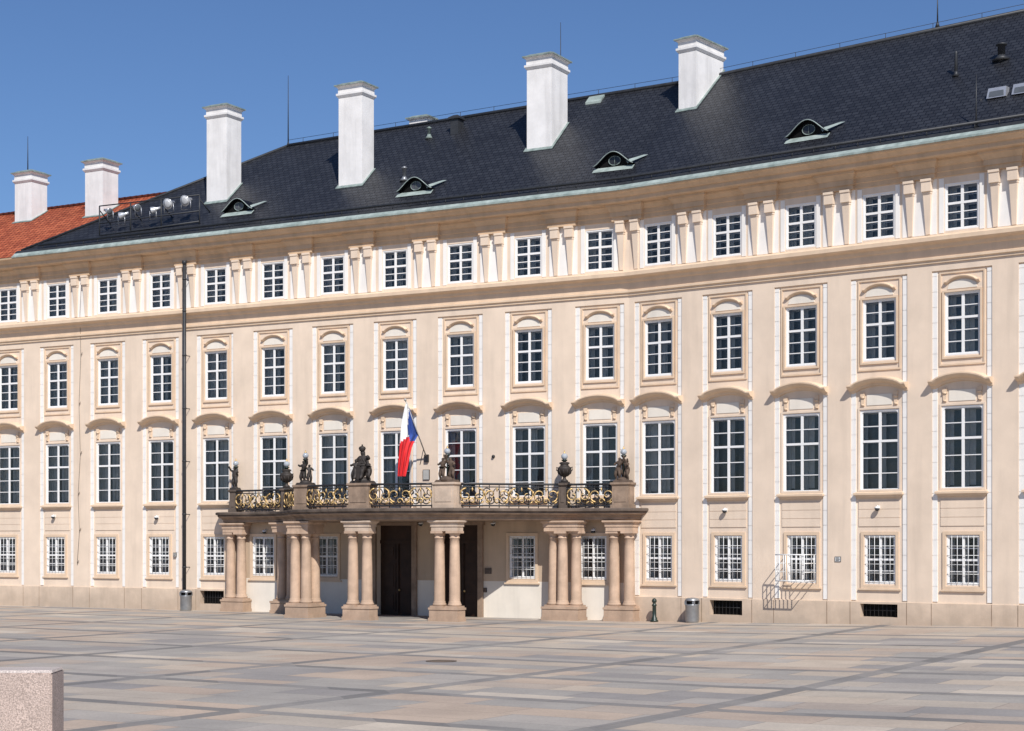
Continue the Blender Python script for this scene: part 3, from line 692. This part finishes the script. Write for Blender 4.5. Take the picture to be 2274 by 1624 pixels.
# railings with gilded scrolls
rp=offs(catmull([(-20.2,.35),(-18.6,.55),(-16.75,.9),(-14.9,2.5),(-13.2,4.15),(-11.6,4.72),(-9.95,4.88),(-8.1,4.65),(-6.2,4.05),(-4.3,2.35),(-2.6,.9),(-1.2,.55),(.1,.4)],10),.08)
def seg_between(i,j):
    a_=CP[i][0]+PED[i][0]/2; b_=CP[j][0]-PED[j][0]/2
    return [p for p in rp if a_-.1<p[0]<b_+.1]
for i in range(6):
    sg=seg_between(i,i+1)
    L=[0]
    for a_,b_ in zip(sg,sg[1:]): L.append(L[-1]+math.hypot(b_[0]-a_[0],b_[1]-a_[1]))
    tot=L[-1]
    def at(s,off=0):
        s=min(max(s,0),tot)
        for q in range(len(L)-1):
            if s<=L[q+1]+1e-9:
                f=(s-L[q])/(L[q+1]-L[q]+1e-9); a_,b_=sg[q],sg[q+1]
                tx,ty=(b_[0]-a_[0]),(b_[1]-a_[1]); l_=math.hypot(tx,ty)
                return (a_[0]+tx*f-ty/l_*off, a_[1]+ty*f+tx/l_*off)
        return sg[-1]
    def pt(s,z,off=0): p=at(s,off); return (p[0],-p[1],z)
    n=max(8,int(tot/.25))
    mb=MB(tfp['L'])
    for z,r in ((5.58,.05),(5.46,.025),(4.70,.035)): mb.tube([pt(tot*q/n,z) for q in range(n+1)],r,6)
    nb=max(2,int(round(tot/.42)))
    for q in range(nb+1): mb.tube([pt(tot*q/nb,4.6),pt(tot*q/nb,5.56)],.018,5)
    nc=max(2,int(round(tot/.95))); cw=tot/nc
    def spiral(cs,cz,r0,turn,a0,sgn,off):
        o=[]
        for q in range(19):
            f=q/18; an=a0+sgn*f*turn; r=r0*(1-.80*f); o.append(pt(cs+r*math.cos(an),cz+r*math.sin(an),off))
        return o
    for q in range(nc):
        c=cw*(q+.5)
        for sx in (-1,1):
            mb.tube(spiral(c+sx*cw*.27,4.93,.22,9,math.pi/2,sx,.0),.026,4)
            mb.tube(spiral(c+sx*cw*.42,5.26,.18,8,0,-sx,.0),.026,4)
        mb.tube([pt(c+.16*math.cos(a_),5.1+.30*math.sin(a_),.0) for a_ in [2*math.pi*w_/16 for w_ in range(17)]],.024,4)
    rail=mb.build('railing',m_iron,portico)
    mb=MB(tfp['L'])
    for q in range(nc):
        c=cw*(q+.5); fl=1 if q%2 else -1
        for sx in (-1,1):
            mb.tube(spiral(c+sx*cw*.25,5.13,.28,6.5,-math.pi/2 if fl>0 else math.pi/2,sx*fl,.04),[.036-.02*w_/18 for w_ in range(19)],5)
        mb.tube(spiral(c,4.88,.14,6.0,0 if fl>0 else math.pi,fl,.045),[.03-.014*w_/18 for w_ in range(19)],5)
        for dx,dz,an in ((0,5.36,0),(.40*cw,4.83,.9),(-.40*cw,4.83,-.9),(.47*cw,5.22,.3)):
            mb.tube([pt(c+dx-.11*math.sin(an),dz-.10*math.cos(an),.05),pt(c+dx,dz,.07),pt(c+dx+.10*math.sin(an),dz+.10*math.cos(an),.05)],[.008,.042,.006],5)
    o=mb.build('gilded_scrollwork',m_gold,portico); o.parent=rail
# ---------------------------------------------------------------- statues
def skin(vs,es,rs,sub=1):
    me=bpy.data.meshes.new('tmp'); me.from_pydata(vs,es,[]); ob=bpy.data.objects.new('tmp',me); C.objects.link(ob)
    md=ob.modifiers.new('s','SKIN'); md.use_smooth_shade=True
    for i,sv in enumerate(me.skin_vertices[0].data): sv.radius=(rs[i],rs[i]); sv.use_root=(i==0)
    sb=ob.modifiers.new('b','SUBSURF'); sb.levels=sub; sb.render_levels=sub
    dg=bpy.context.evaluated_depsgraph_get(); ev=ob.evaluated_get(dg); m2=ev.to_mesh()
    V=[v.co.copy() for v in m2.vertices]; Fc=[tuple(p.vertices) for p in m2.polygons]
    ev.to_mesh_clear(); bpy.data.objects.remove(ob); bpy.data.meshes.remove(me); return V,Fc
def figure(h=1.0,lean=0,sit=False,arm=(0,0),turn=0,chub=1.15,seed=1):
    rnd=random.Random(seed); j=lambda a=.02: rnd.uniform(-a,a)
    pz=.46 if not sit else .34
    lx=lean
    vs=[(0,0,pz),(lx*.3,0,pz+.11),(lx*.7,-.01,pz+.24),(lx,-.01,pz+.33),(lx*1.1,-.03,pz+.42),(lx*1.15,-.03,pz+.48)]
    rs=[.085,.08,.095,.045,.07,.05]; es=[(0,1),(1,2),(2,3),(3,4),(4,5)]
    for s,ar in ((-1,arm[0]),(1,arm[1])):
        b0=len(vs); sh=(lx*.8+s*.115,0,pz+.28)
        el=(lx*.8+s*(.20+j()),-.04+j(),pz+.17+ar*.22); ha=(lx*.8+s*(.15+ar*.12),-.14+j(),pz+.16+ar*.50)
        vs+=[sh,el,ha]; rs+=[.052,.042,.036]; es+=[(2,b0),(b0,b0+1),(b0+1,b0+2)]
    for s in (-1,1):
        b0=len(vs)
        if sit: pts=[(s*.07,-.03,pz-.02),(s*.12,-.22,pz-.02),(s*.10,-.24,.12),(s*.10,-.31,.03)]
        else: pts=[(s*.065,0,pz-.05),(s*.085+j(),-.07+j(),.25),(s*.08+j(),.02,.05),(s*.09,-.06,.025)]
        vs+=pts; rs+=[.075,.06,.042,.03]; es+=[(0,b0),(b0,b0+1),(b0+1,b0+2),(b0+2,b0+3)]
    b0=len(vs); vs+=[(.06,.06,pz+.10),(-.05,.09,pz-.1),(-.11,.06,pz-.28)]; rs+=[.06,.075,.05]; es+=[(1,b0),(b0,b0+1),(b0+1,b0+2)]
    rs=[r*chub if i!=4 else r*1.08 for i,r in enumerate(rs)]
    V,Fc=skin(vs,es,rs)
    c,s=math.cos(turn),math.sin(turn)
    return [Vector(((v.x*c-v.y*s)*h,(v.x*s+v.y*c)*h,v.z*h)) for v in V],Fc
def addfig(mb,fig,off): mb.add([v+Vector(off) for v in fig[0]],fig[1],0,True)
def statue(name,label,cat,i,figs,mat,lantern=None,crown=False,plinth=(.36,.28),ztop=5.642,group=None):
    t,d=CP[i]; r=thing(name,label,cat,P('L',t,d,ztop),-TH['L'],group)
    mb=MB(); w,dp_=plinth
    mb.frust((-w,w,-dp_,dp_,0),(-w*.85,w*.85,-dp_*.85,dp_*.85,.10)); mb.ball((0,0,.10),w*.7,10,0,.5)
    put('rocky_base',mb.mesh('rocky_base',mat),r)
    for off,kw in figs:
        mb=MB(); addfig(mb,figure(**kw),off); put('figure',mb.mesh('figure',mat),r)
    if crown:
        mb=MB(); mb.lathe([(.10,1.32),(.12,1.36),(.15,1.44),(.12,1.50),(.03,1.54)],0,-.03,10); mb.ball((0,-.03,1.57),.035,8); put('crown',mb.mesh('crown',mat),r)
        mb=MB(); mb.prism([(-.22,.25),(0,.12),(.22,.25),(.24,.62),(0,.68),(-.24,.62)],-.34,-.28); put('shield',mb.mesh('shield',mat),r)
    if lantern:
        x,z=lantern; mb=MB(); mb.tube([(x,0,.3),(x,0,z-.1)],.03,6); mb.lathe([(.05,z-.14),(.11,z-.08),(.12,z-.03),(.05,z-.02)],x,0,10); put('lantern_stem',mb.mesh('lantern_stem',m_green),r)
        mb=MB(); mb.ball((x,0,z+.10),.13,12); put('lantern_globe',mb.mesh('lantern_globe',m_globe),r)
        mb=MB(); mb.lathe([(.06,z+.215),(.04,z+.25),(.008,z+.34)],x,0,8); put('lantern_finial',mb.mesh('lantern_finial',m_gold),r)
    return r
statue('statue','small dark single figure with lantern on the far left balcony pedestal','statue',0,[((0,0,.08),dict(h=1.05,arm=(.7,.2),seed=2))],m_bronze,(.05,1.12),plinth=(.2,.2))
statue('statue','dark stone pair of cherubs with lantern left of the crowned group','statue',2,[((-.13,0,.1),dict(h=1.0,arm=(.3,.9),lean=.05,seed=3)),((.16,.05,.08),dict(h=.85,arm=(.6,.1),turn=.8,seed=4))],m_bronze,(0,1.15),plinth=(.36,.26))
statue('statue','large black crowned seated figure with two cherubs and a shield','statue',3,[((0,.05,.12),dict(h=1.5,sit=True,arm=(.1,.35),chub=1.3,seed=5)),((-.36,-.08,.08),dict(h=.95,arm=(.2,.8),lean=.08,seed=6,turn=.3)),((.37,-.08,.08),dict(h=.92,arm=(.8,.2),lean=-.08,seed=7,turn=-.4))],m_bronze,None,True,(.48,.3))
statue('statue','brown stone pair of cherubs holding a green lantern right of the flag','statue',4,[((-.22,-.05,.08),dict(h=.98,arm=(.1,.9),lean=.06,seed=8)),((.24,-.03,.08),dict(h=.98,arm=(.9,.1),lean=-.06,seed=9)),((0,.15,.08),dict(h=.7,arm=(.5,.5),seed=10))],m_brown,(0,1.16),False,(.46,.28))
statue('statue','brown stone cherub group with lantern at the right end of the balcony','statue',6,[((-.2,-.05,.08),dict(h=1.0,arm=(.1,.8),lean=.08,seed=11)),((.2,-.05,.08),dict(h=.92,arm=(.7,.2),lean=-.04,seed=12,turn=-.5)),((0,.12,.2),dict(h=.85,arm=(.3,.6),seed=13))],m_brown,(.03,1.14),False,(.36,.26))
def urn(i,label):
    t,d=CP[i]; r=thing('stone_urn',label,'urn',P('L',t,d,5.642),-TH['L'])
    mb=MB(); mb.box(-.17,.17,-.17,.17,0,.06); mb.lathe([(.15,.06),(.16,.10),(.07,.18),(.06,.24),(.09,.27),(.20,.38),(.27,.50),(.29,.60),(.28,.64),(.20,.70),(.16,.76),(.22,.82),(.21,.85),(.12,.88)],0,0,18)
    for k_ in range(10):
        a_=2*math.pi*k_/10; mb.tube([(.12*math.cos(a_),.12*math.sin(a_),.29),(.25*math.cos(a_),.25*math.sin(a_),.42),(.30*math.cos(a_),.30*math.sin(a_),.55)],[.02,.035,.015],5)
    for s in (-1,1): mb.tube([(s*.26,0,.62),(s*.36,0,.66),(s*.36,0,.54),(s*.28,0,.48)],.025,5)
    put('urn_body',mb.mesh('urn_body',m_bronze),r)
    mb=MB(); mb.lathe([(.05,.88),(.12,.93),(.13,.97),(.05,.98)],0,0,10); put('lantern_stem',mb.mesh('lantern_stem',m_green),r)
    mb=MB(); mb.ball((0,0,1.10),.14,12); put('lantern_globe',mb.mesh('lantern_globe',m_globe),r)
    mb=MB(); mb.lathe([(.06,1.22),(.04,1.26),(.008,1.36)],0,0,8); put('lantern_finial',mb.mesh('lantern_finial',m_gold),r)
urn(1,'dark carved urn with globe lamp on the left railing beside the small figure'); urn(5,'dark carved urn with globe lamp on the long right stretch of railing')
# ---------------------------------------------------------------- flag
fb=wall('L',948,1018,.02); ft=wall('L',900,888,2.0)
pb=P('L',*fb); ptip=P('L',*ft)
fl=thing('flag','white red and blue flag hanging from a slanted pole above the balcony','flag',pb)
mb=MB(); mb.tube([pb,ptip],.028,8); mb.ball(tuple(ptip),.06,8); mb.build('flag_pole',m_grey,fl)
mb=MB(); mb.box(-.1,.1,-.08,.08,-.16,.16)
mb.v=[P('L',fb[0]+q.x,.05-q.y*.6,fb[2]+q.z) for q in mb.v]; mb.tube([pb.lerp(ptip,.16),P('L',fb[0]-.35,.02,fb[2]-.25)],.016,5); mb.build('pole_bracket',m_iron,fl)
rows_=[(893,902,904),(910,897.5,911),(930,893.5,918),(950,890.5,924),(966,889,929),(978,888,922),(992,887,915),(1010,885.5,911),(1035,884,906),(1058,883,901)]
mb=MB(); NX=14; NY=36
def rowat(y):
    for a_,b_ in zip(rows_,rows_[1:]):
        if a_[0]<=y<=b_[0]:
            f=(y-a_[0])/(b_[0]-a_[0]); return a_[1]+(b_[1]-a_[1])*f,a_[2]+(b_[2]-a_[2])*f
    return rows_[-1][1:]
grid=[];px=[]
for j in range(NY+1):
    y=893+165*j/NY; l_,r_=rowat(y); gr=[];pr_=[]
    for i in range(NX+1):
        x=l_+(r_-l_)*i/NX; d=min(2.02,2.0*(948-x)/48)+.10*math.sin(i*1.25+j*.10)*min(1,j/8)
        q=wall('L',x,y,d); gr.append(P('L',q[0],d,q[2])); pr_.append((x,y))
    grid.append(gr); px.append(pr_)
for j in range(NY):
    for i in range(NX):
        x=(px[j][i][0]+px[j+1][i+1][0])/2; y=(px[j][i][1]+px[j+1][i+1][1])/2
        blue=x>905+max(0,(948-y))*.10 and 908<y<982 and x>904+ (0 if y<960 else (y-960)*.35)
        mi=2 if blue else (0 if y>985-(x-886)*.75 else 1)
        mb.add([grid[j][i],grid[j][i+1],grid[j+1][i+1],grid[j+1][i]],[(0,1,2,3)],mi,True)
me=mb.mesh('flag_cloth',[m_fr,m_fw,m_fb],pb,False)
bm=bmesh.new(); bm.from_mesh(me); bmesh.ops.remove_doubles(bm,verts=bm.verts,dist=.0005); bm.to_mesh(me); bm.free()
put('flag_cloth',me,fl)
# ---------------------------------------------------------------- street furniture
def bin_(x,y,label,d):
    pl='L' if x<1397 else 'R'; p=wall(pl,x,1300,d); l0=P(pl,p[0],d,0); l0.z=groundz(l0.x)
    r=thing('litter_bin',label,'bin',l0,-TH[pl])
    mb=MB(); mb.lathe([(.24,0),(.25,.02),(.27,.10),(.27,.66),(.28,.68),(.28,.72),(.26,.72)],0,0,24); put('bin_body',mb.mesh('bin_body',m_steel),r)
    mb=MB(); mb.lathe([(.23,.70),(.23,.86)],0,0,20); put('bin_opening',mb.mesh('bin_opening',m_hole),r)
    mb=MB(); mb.lathe([(.285,.855),(.285,.88),(.27,.92),(.18,.97),(.05,.985)],0,0,24)
    for k_ in range(4):
        a_=math.pi/4+math.pi/2*k_; mb.box(.25*math.cos(a_)-.05,.25*math.cos(a_)+.05,.25*math.sin(a_)-.03,.25*math.sin(a_)+.03,.71,.86)
    put('bin_lid',mb.mesh('bin_lid',m_steel),r)
bin_(413,1356,'grey metal litter bin at the foot of the dark downpipe',.75); bin_(1537,1384,'grey metal litter bin beside the dark bollard right of the portico',.5)
q=wall('R',1453,1300,.45); l0=P('R',q[0],.45,0); l0.z=groundz(l0.x)
mb=MB(); mb.lathe([(.16,0),(.16,.06),(.12,.09),(.12,.16),(.085,.20),(.075,.62),(.10,.65),(.10,.69),(.06,.72),(.06,.76),(.095,.80),(.10,.86),(.07,.92),(.015,.95)],0,0,16)
tag(put('bollard',mb.mesh('bollard',m_green),None,l0),'dark cast iron bollard with rounded knob by the palace wall','bollard')
# window guard
GD=.80
a=wall('R',1722,1232,GD); b_=wall('R',1786,1291,GD)
wb=thing('window_guard','white barred guard projecting from the lower half of a ground floor window','window guard',P('R',(a[0]+b_[0])/2,0,b_[2]),-TH['R'])
w2=(b_[0]-a[0])/2; hh_=a[2]-b_[2]
mb=MB()
for z in (0,hh_): mb.tube([(-w2,-GD,z),(w2,-GD,z)],.026,6)
for i in range(8): 
    x=-w2+2*w2*i/7; mb.tube([(x,-GD,0),(x,-GD,hh_)],.018,5)
put('front_bars',mb.mesh('front_bars',m_whiteiron),wb)
for sx in (-1,1):
    mb=MB()
    for i in range(4): mb.tube([(sx*w2,-GD,hh_*i/3),(sx*w2,.0,hh_*i/3)],.02,5)
    mb.tube([(sx*w2,-.02,0),(sx*w2,-.02,hh_)],.02,5)
    put('side_bars',mb.mesh('side_bars',m_whiteiron),wb)
# wall lamps
def lamp(pl,x,y,label,d0=0.0):
    q=wall(pl,x,y,d0+.1); r=thing('wall_lamp',label,'lamp',P(pl,q[0],d0,q[2]),-TH[pl])
    mb=MB(); mb.box(-.05,.05,-.02,0,-.06,.08); mb.tube([(0,-.01,.05),(0,-.12,.07),(0,-.14,.03)],.025,6); mb.lathe([(.05,.05),(.10,.02),(.105,-.02)],0,-.14,12); put('lamp_arm',mb.mesh('lamp_arm',m_whiteiron),r)
    mb=MB(); mb.lathe([(.095,-.02),(.085,-.07),(.05,-.11),(.01,-.12)],0,-.14,12); put('lamp_dome',mb.mesh('lamp_dome',m_lead),r)
for pl,x,y,lb,d0 in (('L',119,1147,'small white dome lamp on the wall nearest the left edge',-.04),('L',348,1149,'small white dome lamp on the wall just left of the downpipe',-.04),('R',1610,1133,'small white dome lamp above the window right of the litter bin',-.04),('R',1949,1128,'small white dome lamp nearest the right edge of the wall',-.04),
    ('L',588,1180,'small dome lamp above the leftmost window under the portico',0),('L',935,1163,'small dome lamp on the wall between the two dark doors',0),('L',1096,1163,'small dome lamp under the portico right of the second door',0),('L',1318,1178,'small dome lamp over the rightmost window under the portico',0)):
    lamp(pl,x,y,lb,d0)
# small signs and boxes on the wall
def plate(name,label,cat,pl,x0,x1,y0,y1,mat,dep=.03,lines=0,d0=0.0):
    a=wall(pl,x0,y0,d0); b_=wall(pl,x1,y1,d0); r=thing(name,label,cat,P(pl,(a[0]+b_[0])/2,d0,b_[2]),-TH[pl]); w=(b_[0]-a[0])/2; h=a[2]-b_[2]
    mb=MB(); mb.box(-w,w,-dep,-.002,0,h); put('plate',mb.mesh('plate',mat),r)
    mb=MB()
    mb.box(-w-.012,-w,-dep-.006,-.001,-.012,h+.012); mb.box(w,w+.012,-dep-.006,-.001,-.012,h+.012); mb.box(-w,w,-dep-.006,-.001,h,h+.012); mb.box(-w,w,-dep-.006,-.001,-.012,0)
    put('rim',mb.mesh('rim',m_lead),r)
    if lines:
        mb=MB()
        for i in range(lines):
            z=h*(i+.7)/(lines+.5); mb.box(-w*.7,w*(.7 if i%2 else .4),-dep-.003,-dep-.0005,z-.012,z+.012)
        put('lettering',mb.mesh('lettering',m_ink),r)
plate('wall_sign','small white notice plate on the wall between the two rightmost cellar openings','sign','R',1855,1867,1237,1247,m_sign,.02,3)
plate('wall_sign','tiny grey plate on the wall left of the downpipe','sign','L',386,392,1228,1236,m_grey,.03,2)
plate('intercom_panel','brown upper panel on the wall right of the second door','panel','L',1078,1091,1262,1274,m_grime,.04,2)
plate('intercom_panel','brown lower panel beside the second door frame','panel','L',1070,1081,1306,1315,m_grime,.04,1)
plate('junction_box','grey square box on the wall below the flag pole','box','L',941,954,1044,1065,m_grey,.05)
q=wall('L',1095,1014,.05); mb=MB(); mb.lathe([(.07,0),(.075,.04),(.05,.09),(.01,.10)],0,0,12,M=Matrix.Rotation(R(90),3,'X')); tag(put('wall_boss',mb.mesh('wall_boss',m_iron),None,P('L',q[0],.0,q[2]),-TH['L']),'small round dark boss on the wall right of the flag','wall fitting')
# lightning rods
def rod(pos,zt,label):
    mb=MB(); mb.tube([pos,Vector((pos.x,pos.y,zt))],[.035,.012],6); mb.lathe([(.10,-.02),(.06,.10),(.035,.2)],pos.x,pos.y,8,cz=pos.z)
    tag(mb.build('lightning_rod',m_lead,None,pos.copy()),label,'lightning rod')
rod(rL.copy(),H+(YH-168)*rL.y/F,'thin lightning rod on the left end of the slate ridge')
q=hit(1245,150,P('L',0,-5.4,0),N['L']); zz=RZ0+RS*(RD0+5.4); rod(Vector((q.x,q.y,zz)),H+(YH-50)*q.y/F,'thin lightning rod behind the third tall chimney on the slate roof')
q=hit(2082,62,P('R',0,DR,0),N['R']); rod(Vector((q.x,q.y,rR.z)),H+(YH+25)*q.y/F,'thin lightning rod on the ridge nearest the right edge')
q=P('L',cw1[0]+.35,cw1[1]-.6,cw1[2]+.1); rod(q,H+(YH-303)*q.y/F,'thin lightning rod on the leftmost chimney above red tiles')
q=onroof('R',2168,282); rod(q,H+(YH-165)*q.y/F,'slender pole standing low on the slate roof before the right floodlights')
# floodlight racks
def rack(pl,d,posts,top,low,lamps,label):
    a=wall(pl,posts[0],top[0],d)
    r=thing('floodlight_rack',label,'floodlights',P(pl,a[0],d,a[2]-1.4),-TH[pl]); O=P(pl,a[0],d,a[2]-1.4)
    W_=lambda x,y,dd=d: P(pl,wall(pl,x,y,dd)[0],dd,wall(pl,x,y,dd)[2])-O
    inv=Matrix.Rotation(TH[pl],3,'Z')
    L_=lambda v: inv@v
    mb=MB()
    ft=lambda x: (x-posts[0])/(posts[-1]-posts[0])
    yy=lambda e,x: e[0]+(e[1]-e[0])*ft(x)
    for e,r_ in ((top,.03),(low,.045)):
        mb.tube([L_(W_(posts[0],yy(e,posts[0]))),L_(W_(posts[-1],yy(e,posts[-1])))],r_,6)
    mid=tuple((a_+b_)/2+6 for a_,b_ in zip(top,low)); mb.tube([L_(W_(posts[0],yy(mid,posts[0]))),L_(W_(posts[-1],yy(mid,posts[-1])))],.03,6)
    for x in posts:
        t0=wall(pl,x,yy(top,x),d); zr=RZ0+RS*(RD0-d)-.05
        mb.tube([L_(P(pl,t0[0],d,t0[2])-O),L_(P(pl,t0[0],d,zr)-O)],.035,6)
        mb.tube([L_(P(pl,t0[0],d,t0[2]-.2)-O),L_(P(pl,t0[0],d-.8,RZ0+RS*(RD0-d+.8)-.05)-O)],.03,5)
    put('rack_frame',mb.mesh('rack_frame',m_lead),r)
    for x,y,yaw,rad,lm in lamps:
        q=L_(W_(x,y,d+.12)); Mx=Matrix.Rotation(R(yaw),3,'Z')@Matrix.Rotation(R(90+18),3,'X')
        mb=MB(); mb.lathe([(rad*.35,-.44),(rad*.45,-.26),(rad*.8,-.14),(rad,.0),(rad*1.04,.03),(rad*.9,.03)],q.x,q.y,14,cz=q.z,M=Mx)
        mb.tube([q+Vector((-rad*1.1,0.05,0)),q+Vector((-rad*1.1,.08,-.4)),q+Vector((rad*1.1,.08,-.4)),q+Vector((rad*1.1,.05,0))],.022,5)
        o=put('floodlight',mb.mesh('floodlight',m_alu),r)
        mb=MB(); mb.lathe([(rad*.88,.032),(rad*.5,.06),(.01,.07)],q.x,q.y,14,cz=q.z,M=Mx); put('lens',mb.mesh('lens',lm),o)
rack('L',.15,[221,290,358,443],(458,433),(524,492),[(243,470,75,.17,m_lens),(268,480,-75,.19,m_lens),(305,462,70,.18,m_lens),(338,468,-65,.18,m_lens),(373,453,0,.26,m_lensb),(411,446,0,.26,m_lensb)],'black rack of six silver floodlights above the eaves at the left of the slate roof')
# long box floodlights on the right
d=-.9; q0=wall('R',2190,228,d); O=P('R',q0[0],d,q0[2]); fr_=thing('floodlight_rack','silver box floodlights in a dark frame on the slate roof at the right edge','floodlights',O,-TH['R'])
mb=MB(); 
for z in (-.45,-.2,.0): mb.tube([(-.3,0,z),(2.6,0,z)],.045,6)
for x in (-.2,1.1,2.4): mb.tube([(x,0,.15),(x,0,-1.1)],.045,6); mb.tube([(x,0,0),(x,.9,.35)],.03,6)
put('rack_frame',mb.mesh('rack_frame',m_lead),fr_)
for x in (.05,.98,1.8):
    mb=MB(); mb.frust((x,x+.72,-.12,.12,.10),(x+.04,x+.70,-.02,.30,.48)); mb.box(x+.05,x+.1,-.03,.03,-.02,.1); mb.box(x+.6,x+.65,-.03,.03,-.02,.1)
    o=put('floodlight',mb.mesh('floodlight',m_alu),fr_)
    mb=MB(); mb.add([(x+.08,-.118,.14),(x+.64,-.118,.14),(x+.62,-.062,.35),(x+.10,-.062,.35)],[(0,1,2,3)]); 
    put('lens',mb.mesh('lens',m_lens,recalc=False),o)
# granite block & manhole
gb=thing('granite_block','rough pink granite block standing in the lower left foreground','granite block',Vector((-8.4,27.1,0)),R(2))
x0,x1,y0,y1=-2.2,1.20,-.40,.42
bm=bmesh.new(); bmesh.ops.create_cube(bm,size=1); bmesh.ops.scale(bm,vec=(x1-x0,y1-y0,1.16),verts=bm.verts); bmesh.ops.translate(bm,vec=((x0+x1)/2,0,.58),verts=bm.verts)
bmesh.ops.bevel(bm,geom=bm.edges,offset=.018,segments=2,affect='EDGES'); me=bpy.data.meshes.new('block_body'); bm.to_mesh(me); bm.free(); me.materials.append(m_granite); put('block_body',me,gb)
mb=MB(); mb.frust((x0,x1-.0,y0+.02,y1-.02,1.161),(x0,x1-.02,y0+.05,y1-.05,1.20)); put('block_top',mb.mesh('block_top',m_granite2),gb)
p=hit(980,1469,Vector((0,0,0)),Vector((0,0,1)))
mb=MB(); mb.lathe([(.42,.0),(.42,.012),(.36,.014),(.35,.008),(.02,.010)],0,0,24)
for i in range(-3,4): mb.box(-.25,.25,i*.08-.012,i*.08+.012,.009,.016)
tag(put('manhole_cover',mb.mesh('manhole_cover',m_grime),None,(p.x,p.y,.004)),'round dark manhole cover set in the paving before the portico','manhole cover')
# ---------------------------------------------------------------- light, sky, camera
sx,sy=.235,-.972; el_=R(43)
S=Vector((sx*math.cos(el_),sy*math.cos(el_),math.sin(el_))).normalized()
sun=bpy.data.lights.new('sun','SUN'); sun.energy=5.0; sun.angle=R(.53); sun.color=(1,.96,.91)
so=bpy.data.objects.new('sun',sun); C.objects.link(so); so.rotation_euler=(-S).to_track_quat('-Z','Y').to_euler(); so.location=(20,-20,40)
w=bpy.data.worlds.new('World'); bpy.context.scene.world=w; w.use_nodes=True; nt=w.node_tree
bg=nt.nodes['Background']; sk=nt.nodes.new('ShaderNodeTexSky'); sk.sky_type='NISHITA'; sk.sun_disc=False; sk.sun_elevation=el_; sk.sun_rotation=math.atan2(sx,sy)
sk.air_density=1.0; sk.dust_density=.3; sk.ozone_density=3.0
kk=NT(nt); tint=kk.mix(1.0,sk.outputs[0],(.73,.89,1.15),'MULTIPLY')
nt.links.new(tint,bg.inputs[0]); bg.inputs[1].default_value=.082
sc=bpy.context.scene; sc.view_settings.view_transform='Standard'
try: sc.view_settings.look='None'
except Exception: pass
sc.view_settings.exposure=0
cam=bpy.data.cameras.new('camera'); co=bpy.data.objects.new('camera',cam); C.objects.link(co)
co.location=CAM; co.rotation_euler=(R(90),0,0); cam.sensor_width=36; cam.lens=F/2274*36; cam.shift_y=(YH-812)/2274.0; cam.clip_end=5000; cam.clip_start=.1
sc.camera=co
